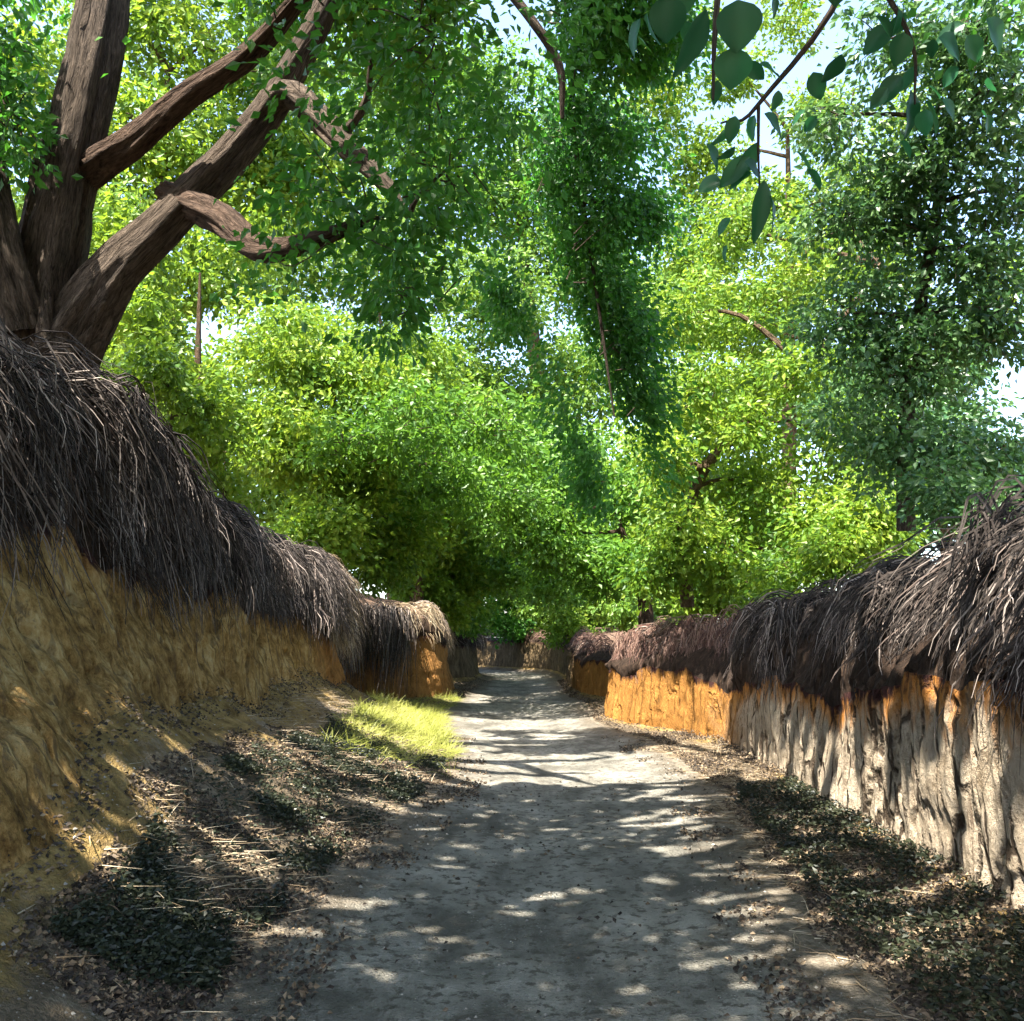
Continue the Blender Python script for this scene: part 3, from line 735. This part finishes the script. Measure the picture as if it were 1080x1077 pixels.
simple("tall_tree", "highest mid green tree filling the gap above the lane", 600, 640, 50, [(540, 220, 48, 3.6, 6720), (620, 280, 48, 3.6, 6720), (460, 200, 48, 3.6, 6720), (600, 140, 48, 3.4, 5760), (380, 120, 48, 3.6, 5760), (700, 330, 48, 3., 5760), (500, 90, 48, 3.4, 5440)], M_mid, .3, g2, r=.5)
simple("tall_tree", "far yellow green tree at the top of the low bank", 830, 640, 30, [(780, 330, 30, 1.8, 4160), (850, 300, 30, 1.8, 3840), (740, 260, 31, 1.8, 4160), (810, 220, 31, 1.7, 3200), (890, 400, 29, 1.6, 3520), (900, 200, 30, 1.6, 2880), (740, 170, 31, 1.6, 2720), (860, 120, 30, 1.3, 1600), (930, 280, 30, 1.6, 3040), (690, 110, 31, 1.5, 2400), (775, 70, 31, 1.3, 1300), (830, 20, 30, 1.3, 1100), (720, 30, 31, 1.3, 1400), (960, 130, 30, 1.4, 1500), (1050, 300, 29, 1.3, 1500)], M_yellow, .2, g2, r=.25)
simple("bush", "small lime bush at the far end beside the lane", 585, 690, 33, [(590, 660, 33, .8, 1600), (620, 672, 33, .6, 1000)], M_yellow, .16, None, r=.04)
simple("bush", "dark green bush in the hollow past the second orange pillar", 495, 670, 27, [(490, 655, 27, .6, 1400), (505, 640, 27.5, .5, 1000)], M_mid, .13, None, r=.04)

simple("bush", "dark green bush closing the shaded far end of the lane", 545, 690, 39, [(505, 655, 38, .9, 1800), (545, 662, 39, .9, 1800), (485, 640, 38, .8, 1500), (525, 635, 40, 1., 1800), (580, 660, 40, .9, 1600), (470, 665, 37, .6, 1000)], M_dark, .17, None, r=.05)
# --- trees on the low bank
g3 = "trees on top of the low bank"
b = W(735, 620, 15.5); b[2] = ground_z(b[0], b[1]) - .1
LLr = .12
tree("leaning_tree", "lime green tree with a thick bare bough leaning right", "tree", b, (P_((725, 640, 15.5), (722, 560, 15.5), (745, 492, 15.3), (800, 440, 15.2), (860, 375, 15), (930, 280, 14.8)), [.12, .10, .09, .08, .06, .03]),
     [blob(*c, LLr) for c in [(740, 420, 15.5, .9, 2400), (800, 520, 15.5, .9, 2600), (860, 560, 14.5, .8, 2400), (715, 560, 14.6, .6, 1600), (700, 480, 14.6, .5, 1200), (790, 450, 14.6, .45, 1000), (840, 390, 14.5, .5, 1100), (690, 610, 15, .5, 1100), (760, 590, 15, .7, 1900), (880, 470, 15, .9, 2200), (720, 330, 16, .9, 2000), (800, 350, 16, .9, 1800), (780, 240, 16, .8, 1500), (860, 250, 15.5, .9, 1300), (720, 520, 16.5, .7, 1500)]], M_yellow, M_bark_far, g3, branches=[(P_((745, 492, 15.3), (715, 492, 15.2), (690, 470, 15.2)), [.11, .08, .03])])
b = W(958, 545, 10.5); b[2] = ground_z(b[0], b[1]) - .1
dark_bl = [blob(*c, .10) for c in [(930, 400, 10.5, .8, 2200), (990, 330, 10.5, .8, 2300), (1040, 480, 10, .6, 1400), (900, 330, 10.5, .6, 1300), (1000, 180, 10, .7, 1600), (1060, 90, 9.5, .7, 1500), (950, 470, 10.5, .7, 1900), (1060, 330, 10, .6, 1200), (960, 250, 10.5, .6, 1100), (1020, 30, 9.5, .7, 1300), (890, 120, 10, .5, 600), (1080, 200, 10, .6, 1200), (1000, 100, 10, .6, 1200), (930, 190, 10.3, .5, 900), (940, 40, 9.8, .5, 800), (1030, 260, 10, .6, 1200), (890, 230, 10.4, .5, 800)]]
tree("dark_tree", "dark green tree with a thin straight trunk behind the combed roots", "tree", b, (P_((956, 560, 10.5), (955, 480, 10.5), (962, 380, 10.5), (985, 240, 10.4), (1010, 80, 10.2), (1030, -60, 10)), [.11, .09, .08, .06, .05, .03]), dark_bl, M_blue, M_bark, g3, rough=.05)
simple("bush", "dark green bush at the edge above the combed roots", 1040, 560, 9, [(1000, 520, 9.2, .42, 1300), (1060, 540, 8.6, .4, 1100)], M_blue, .09, None, r=.03)
simple("bush", "yellow green bush behind the black roots of the low bank", 850, 610, 13.5, [(830, 610, 13.5, .6, 1800), (890, 585, 13, .55, 1500)], M_yellow, .1, None, r=.03)

# --- tree whose long boughs hang over the lane
b = np.array([5.8, 6.6, 0.]); b[2] = ground_z(5.8, 6.6) - .1
hang = [blob(*c, .10, .9) for c in [(600, 60, 10.4, 0.79, 4241), (620, 160, 11.6, 0.89, 4403), (600, 260, 11.8, 0.89, 5944), (630, 350, 12.0, 0.85, 5725), (640, 430, 12.0, 0.73, 4843), (650, 500, 12.0, 0.59, 3302), (560, 200, 12.0, 0.71, 2446), (560, 320, 12.2, 0.65, 3082), (640, -40, 9.9, 0.95, 4241), (690, 30, 10.4, 0.63, 1957), (545, 110, 10.4, 0.63, 2446), (680, 230, 12.0, 0.47, 1540)]]
for (x, y, z, r, n) in [(3.6, 3.0, 6.6, 1.5, 3600), (2.2, 1.6, 6.2, 1.5, 3800), (4.8, 5.6, 7.4, 1.5, 3000), (1.6, 4.4, 7.6, 1.4, 3600), (3.0, 6.8, 8.8, 1.5, 3400), (1.2, 6.6, 9.2, 1.3, 3400), (3.8, .4, 5.4, 1.4, 3000), (2.4, -.8, 5.2, 1.4, 3600), (.6, -.2, 5.6, 1.3, 3600), (4.8, 2.2, 4.9, 1.1, 2000)]:
    hang.append(((x, y, z), (r, r, r * .7), n, .13, .5))
hang += shade_roof_r + [blob(632, 380, 12, .75, 3600, .10, .9), blob(648, 450, 12, .68, 3200, .10, .9), blob(655, 510, 12.1, .5, 1800, .10, .9), blob(600, 300, 12, .7, 2600, .10, .9)]
for x, y in ((-.5, 8.0), (.3, 7.4), (-.2, 6.8), (.9, 8.2)): hang.append(((x, y, 9.3), (1.1, 1.1, .6), 3000, .125, .4))  # extra leaves added above the view to shade the hanging curtain
top = np.array([4.6, 6.4, 9.])
tree("overhanging_tree", "tree draping a long dark curtain of leaves over the middle of the lane", "tree", b, ([b, b + np.array([.05, 0, 2.2]), np.array([5.5, 6.5, 6.]), top], [.26, .2, .17, .1]), hang, M_dark, M_bark, g3,
     branches=[([np.array([5.5, 6.5, 6.]), W(800, -160, 8.0), W(690, -120, 8.8), W(615, 30, 10.4), W(605, 130, 11.4), W(628, 300, 11.9), W(648, 440, 12)], [.12, .1, .08, .05, .035, .025, .012]),
               (P_((520, -30, 9), (560, 20, 9), (590, 70, 9.1), (593, 125, 9.2)), [.05, .045, .04, .02])], maxlimb=1.6)

# --- stump on the far orange bank
b = W(682, 662, 20); b[2] = ground_z(max(b[0], 2.9), b[1]) - .1
far_shade_roof = []  # leaf masses added on the sun side to put the far lane in shade
for gy in list(np.arange(13.2, 15.4, .9)) + list(np.arange(17.6, 42, 1.35)):
    for gx in (-1.2, .1, 1.4):
        z = (9.2 if gy < 16 else 5.0) + rng.normal(0, .4)
        far_shade_roof.append(((gx + float(np.interp(gy, ys, XL + XR)) / 2 - .1 + rng.normal(0, .2) + SUN[0] / SUN[2] * z, gy + SUN[1] / SUN[2] * z, z), .95, 1200))
b = W(682, 668, 20); b[2] = ground_z(b[0], b[1]) - .15
tree("small_tree", "leafy tree on a short reddish trunk over the lane above the reddish root mat", "tree", b, ([b] + P_((681, 640, 20), (674, 608, 20), (655, 560, 20), (630, 490, 20.3)), [.2, .17, .13, .09, .03]),
     [((c[0], (c[1], c[1], c[1] * .7), c[2], .14, .45) if len(c) == 3 else blob(*c, .14)) for c in [(672, 590, 19, .7, 1700), (720, 600, 19.5, .6, 1300), (630, 600, 20, .7, 1700), (590, 560, 20, .9, 2400), (540, 540, 20, .9, 2400), (600, 490, 20.5, 1., 2600), (670, 520, 20, .9, 2200), (520, 470, 20.5, 1., 2400), (580, 610, 23, .8, 2000), (540, 600, 25, .9, 2200), (560, 560, 27, 1.1, 2600), (500, 560, 24, .9, 2000)] + far_shade_roof], M_mid, M_bark_red, maxlimb=2.5)
simple("arching_tree", "mid green tree arching low over the dark end of the lane", 470, 640, 29, [(540, 600, 29, 1.1, 2880), (590, 590, 30, 1.2, 2880), (560, 540, 31, 1.3, 3120), (500, 590, 28, 1.1, 2640), (530, 530, 34, 1.4, 2880), (590, 620, 34, 1.0, 2400), (620, 560, 33, 1.3, 2640), (480, 630, 27, .7, 1920)], M_mid, .19, None, r=.2)
# bushes that close the view along both banks
g5 = "bushes along the bank tops"
for lab, px, py, t, crown, lf, ll in [
    ("yellow green bush touching the trunk foot of the big tree on its right", 170, 420, 10.5, [(165, 400, 10.5, .45, 1500), (205, 440, 10.8, .4, 1300)], M_yellow, .1),
    ("bright bush just above the ragged edge of the largest root mat", 240, 500, 13, [(235, 480, 13, .6, 1700), (270, 520, 13.2, .5, 1400), (205, 460, 13, .5, 1200)], M_yellow, .11),
    ("leafy bush over the pale fringe of the first orange pillar", 370, 590, 18, [(360, 570, 18, .7, 1700), (400, 600, 18.5, .6, 1500), (330, 560, 17.5, .6, 1400)], M_far, .13),
    ("yellowish bush standing on the second orange pillar", 455, 640, 23.5, [(450, 625, 23.5, .6, 1500), (475, 645, 24, .5, 1200), (430, 610, 23, .6, 1300)], M_yellow, .15),
    ("round lime bush over the sunlit orange wall", 740, 650, 17, [(735, 630, 17, .6, 1600), (770, 625, 17, .6, 1600)], M_yellow, .12),
    ("green bush between the leaning bough and the reddish stump", 715, 660, 22, [(705, 640, 22, .7, 1700), (740, 630, 23, .7, 1700), (660, 645, 25, .6, 1300)], M_far, .15),
    ("bright lime bush low beside the dark tree's thin trunk", 900, 600, 12.5, [(880, 575, 12.5, .5, 1500), (920, 560, 12.8, .5, 1400), (905, 530, 13, .5, 1200)], M_yellow, .11)]:
    simple("bush", lab, px, py, t, crown, lf, ll, g5, r=.035)
simple("tall_tree", "blue green tree far behind the dark tree's crown", 1010, 560, 24, [(980, 470, 24, 1.6, 3840), (1040, 520, 24, 1.3, 3200), (930, 500, 25, 1.6, 3840), (1000, 400, 25, 1.5, 2880), (1090, 560, 23, 1.2, 2560), (900, 420, 25, 1.5, 2880), (930, 560, 24, 1.2, 3200)], M_blue, .2, g2, r=.2)
simple("tall_tree", "yellow green tree far behind the big tree's main trunk", 40, 400, 24, [(20, 300, 24, 2, 4160), (110, 330, 24, 1.8, 4160), (170, 400, 24, 1.5, 3520), (90, 400, 25, 1.6, 3200), (230, 440, 24, 1.6, 3520), (290, 520, 26, 1.5, 3200), (200, 500, 26, 1.5, 2880), (320, 590, 27, 1.2, 2560)], M_yellow, .2, g2, r=.25)

# ------------------------------------------------------------------ near hanging leaves (large, almost over the camera)
def big_leaf(base, axis, nrm, L, wd):
    axis = axis / np.linalg.norm(axis); side = np.cross(axis, nrm); side /= np.linalg.norm(side); n = np.cross(side, axis)
    k = 9; s_ = np.linspace(0, 1, k); w = wd * L * np.sin(np.pi * s_ ** .8) ** .75; w[0] = w[-1] = .002
    bend = -.22 * L * s_ ** 2
    mid = base + axis * (s_ * L)[:, None] + n * bend[:, None]
    ed = n * (np.abs(w) * .28)[:, None]
    wav = n * (.02 * L * np.sin(s_ * 11))[:, None]
    V = np.stack([mid + side * w[:, None] + ed + wav, mid + side * w[:, None] * .5 + ed * .35, mid, mid - side * w[:, None] * .5 + ed * .35, mid - side * w[:, None] + ed - wav], 1).reshape(-1, 3)
    return V, grid_faces(k, 5)
b = np.array([3.9, -.6, 0.]); b[2] = ground_z(3.9, -.6) - .1
t_near = thing("leafy_tree", "tree reaching in from above with big round teal leaves close to the viewer", "tree", tuple(b))
a = Acc()
q0 = W(800, -330, 2.6)
a.add(*tube([b, b + np.array([-.1, .1, 1.6]), np.array([3.3, .3, 4.2]), np.array([2.6, .9, 5.2])], [.17, .13, .1, .06], 14, 8, .08, 3))
a.build("trunk", M_bark, t_near, b)
def bough(pts, radii):
    a = Acc(); a.add(*tube(pts, radii, 6, 6)); a.build("branch", M_bark, t_near, b)
bough([np.array([3.3, .3, 4.2]), q0, W(770, -120, 2.0), W(755, 20, 1.9), W(752, 105, 1.9)], [.05, .025, .012, .007, .003])
bough([W(800, -330, 2.6), W(900, -60, 2.7), W(800, 110, 2.9), W(760, 130, 2.9)], [.02, .012, .007, .003])
bough([W(900, -60, 2.7), W(960, 40, 2.8), W(965, 110, 2.8)], [.012, .007, .003])
bough([W(800, 110, 2.9), W(800, 170, 2.95), W(803, 230, 3.)], [.006, .004, .002])
VV, FF, nn = [], [], 0
def put(px, py, t, dx, dy, L, wd=.42, face=(0, -1, .35)):
    global nn
    p = W(px, py, t); q = W(px + dx, py + dy, t + .03); 
    V, F = big_leaf(p, q - p, np.array(face, float) + rng.normal(0, .25, 3), L, wd)
    VV.append(V); FF.append(F + nn); nn += len(V)
put(778, 0, 1.75, 2, 60, .092, .5); put(775, 50, 1.8, -4, 40, .078, .5); put(706, -5, 1.9, -3, 40, .09, .45)
put(745, 10, 1.9, -22, 60, .14, .2, (.8, -.5, .2)); put(757, 85, 1.9, -4, 30, .05, .25); put(815, -5, 2.1, 6, 30, .05, .3)
for (x, y, dx, dy, L, w) in [(800, 150, -28, 50, .15, .2), (806, 190, -6, 60, .2, .16), (790, 165, -30, 30, .13, .25), (812, 205, 10, 40, .12, .2), (770, 130, -20, 30, .1, .3), (806, 120, 22, 20, .1, .35), (840, 160, 20, 20, .09, .4)]:
    put(x, y, 2.95, dx, dy, L, w, (.5, -.7, .3))
for (x, y, dx, dy, L, w) in [(960, 95, 4, 50, .14, .3), (975, 105, 18, 30, .12, .35), (950, 80, -25, 30, .1, .35), (990, 40, 30, 20, .11, .4), (940, 30, -25, 20, .1, .4), (1040, 20, 20, 30, .12, .4)]:
    put(x, y, 2.8, dx, dy, L, w, (.2, -.8, .4))
for cx, cy, sx, sy, t, k in ((790, 165, 32, 45, 2.95, 13), (965, 95, 35, 40, 2.8, 12), (880, 40, 60, 40, 2.75, 7), (1040, 60, 30, 50, 2.8, 6), (750, 20, 40, 25, 2.2, 4)):
    for _ in range(k):
        put(cx + rng.normal(0, sx), cy + rng.normal(0, sy), t + rng.normal(0, .06), rng.normal(0, 22), rng.uniform(10, 40), rng.uniform(.05, .095), rng.uniform(.3, .42), (rng.normal(0, .6), -.7, .4))
for _ in range(46):
    u = rng.random(); x = 690 + 380 * rng.random(); y = -150 + 120 * rng.random()
    put(x, y, 2.2 + .6 * rng.random(), rng.normal(0, 30), 40, rng.uniform(.08, .12), .42)
make_mesh("crown", np.concatenate(VV), np.concatenate(FF), M_teal, t_near, True, loc=b)

# ------------------------------------------------------------------ ground cover
def litter(P, size, mat, name, label, tilt=.5):
    n = len(P)
    ax = rng.normal(0, 1, (n, 3)); ax[:, 2] = rng.normal(0.15, tilt * .5, n); ax /= np.linalg.norm(ax, axis=1, keepdims=True)
    V, F = leaves_mesh(P + np.array([0, 0, .008]), ax, rng.uniform(.6, 1.4, n) * size, .6, .32)
    return tag(make_mesh(name, V, F, mat), label, name.replace("_", " "), kind='stuff')
clump = lambda k, lo, seed: (lambda P: np.clip((vnoise(P * k, seed) - lo) * 3.5, .04, 1))
P = np.concatenate([scatter(Csec, 30000, 3.6, 14, .2, .92, clump(1.6, .38, 3)), scatter(Esec, 22000, 3.2, 14, .15, 1, clump(1.6, .25, 4)),
                    scatter(Csec, 5000, 14, 30, .0, .9), scatter(Esec, 4000, 14, 30, .2, 1), scatter(Dsec, 350, 3.2, 10), scatter(Dsec, 1600, 3.2, 14, 0, .14, clump(2.5, .5, 33)), scatter(Dsec, 1400, 3.2, 14, .86, 1, clump(2.5, .5, 34)), scatter(Csec, 2500, 3.2, 14, .85, 1, clump(2.5, .4, 35)), scatter(A, 3000, 3.2, 16, .72, 1), scatter(G, 3000, 3, 16, 0, .3)])
P = np.concatenate([P, scatter(Csec, 2500, 3.2, 16, 0, .12), scatter(B2, 900, 3.2, 16, .93, 1.0), scatter(Esec, 3000, 3.2, 14, .8, 1), scatter(F2, 1000, 3.2, 14, 0, .06)])
litter(P, .03, M_litter, "leaf_litter", "brown dry leaf litter under both clay banks")
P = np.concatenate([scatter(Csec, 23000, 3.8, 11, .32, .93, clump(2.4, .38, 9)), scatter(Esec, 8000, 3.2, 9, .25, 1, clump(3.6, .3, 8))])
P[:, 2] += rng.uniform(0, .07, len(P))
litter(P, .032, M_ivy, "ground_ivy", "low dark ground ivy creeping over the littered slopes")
def blades(P, L, lean, mat, name, label, r=(.0025, .004), down=None):
    n = len(P); t = np.linspace(0, 1, 4)[None, :, None]
    d = rng.normal(0, 1, (n, 3)); d[:, 2] = np.abs(d[:, 2]) * (1 - lean) + .15
    if down is not None: d = d * np.array([.8, .8, .4]) + np.asarray(down)
    d /= np.linalg.norm(d, axis=1, keepdims=True)
    ll = rng.uniform(.5, 1.3, n)[:, None, None] * L
    Q = P[:, None] + d[:, None] * ll * t
    Q[..., 2] -= (ll * .45 * t ** 2)[..., 0] * lean * .9
    Q[..., 2] = np.maximum(Q[..., 2], P[:, None, 2] - (.0 if down is None else 1) * .35 * ll[..., 0] * t[..., 0] + .006)
    V, F = strands_mesh(Q, rng.uniform(*r, n), np.full(n, .0006))
    return tag(make_mesh(name, V, F, mat), label, name.replace("_", " "), kind='stuff')
P = np.concatenate([scatter(Csec, 9000, 9.8, 17.5, .35, .98, clump(1.5, .2, 13)), scatter(Csec, 1500, 17, 22, .3, 1)])
blades(P, .26, .45, M_grass, "grass", "sunlit yellow green grass on the slope by the orange pillars")
P = np.concatenate([scatter(Csec, 3600, 3.6, 13, .1, .95, clump(1.1, .42, 15)), scatter(Esec, 3600, 3.6, 14, .05, .9, clump(1.1, .35, 16))])
blades(P, .19, .95, M_straw, "straw", "fallen dry straw lying on the slopes")

def pebbles(P, r):
    n = len(P); k = np.array([[1, 0, 0], [.3, .95, 0], [-.8, .6, 0], [-.8, -.6, 0], [.3, -.95, 0], [0, 0, .8]])
    V = P[:, None] + k[None] * (r[:, None, None] * rng.uniform(.6, 1.3, (n, 6, 1)))
    i = np.arange(n)[:, None, None] * 6
    F = np.concatenate([i + np.array([[a, (a + 1) % 5, 5]]) for a in range(5)], 1).reshape(-1, 3)
    return V.reshape(-1, 3), F
P = np.concatenate([scatter(Dsec, 2600, 3.2, 12, 0, 1, clump(1.2, .35, 30)), scatter(Dsec, 1200, 3.2, 14, 0, .15), scatter(Dsec, 1200, 3.2, 14, .85, 1), scatter(Esec, 1500, 3.2, 12), scatter(Csec, 2500, 3.2, 12)])
V, F = pebbles(P - np.array([0, 0, .002]), np.clip(rng.lognormal(math.log(.0055), .45, len(P)), 0, .016))
n = NT("pebble_stone"); g = n.n("ShaderNodeNewGeometry")
M_peb = n.done(n.principled(n.ramp(g.outputs["Random Per Island"], [(0, (.09, .08, .065)), (.6, (.22, .20, .165)), (1, (.38, .34, .28))]), .9).outputs[0])
tag(make_mesh("gravel", V, F, M_peb), "small pale stones and crumbs of clay strewn over the path", "gravel", kind='stuff')
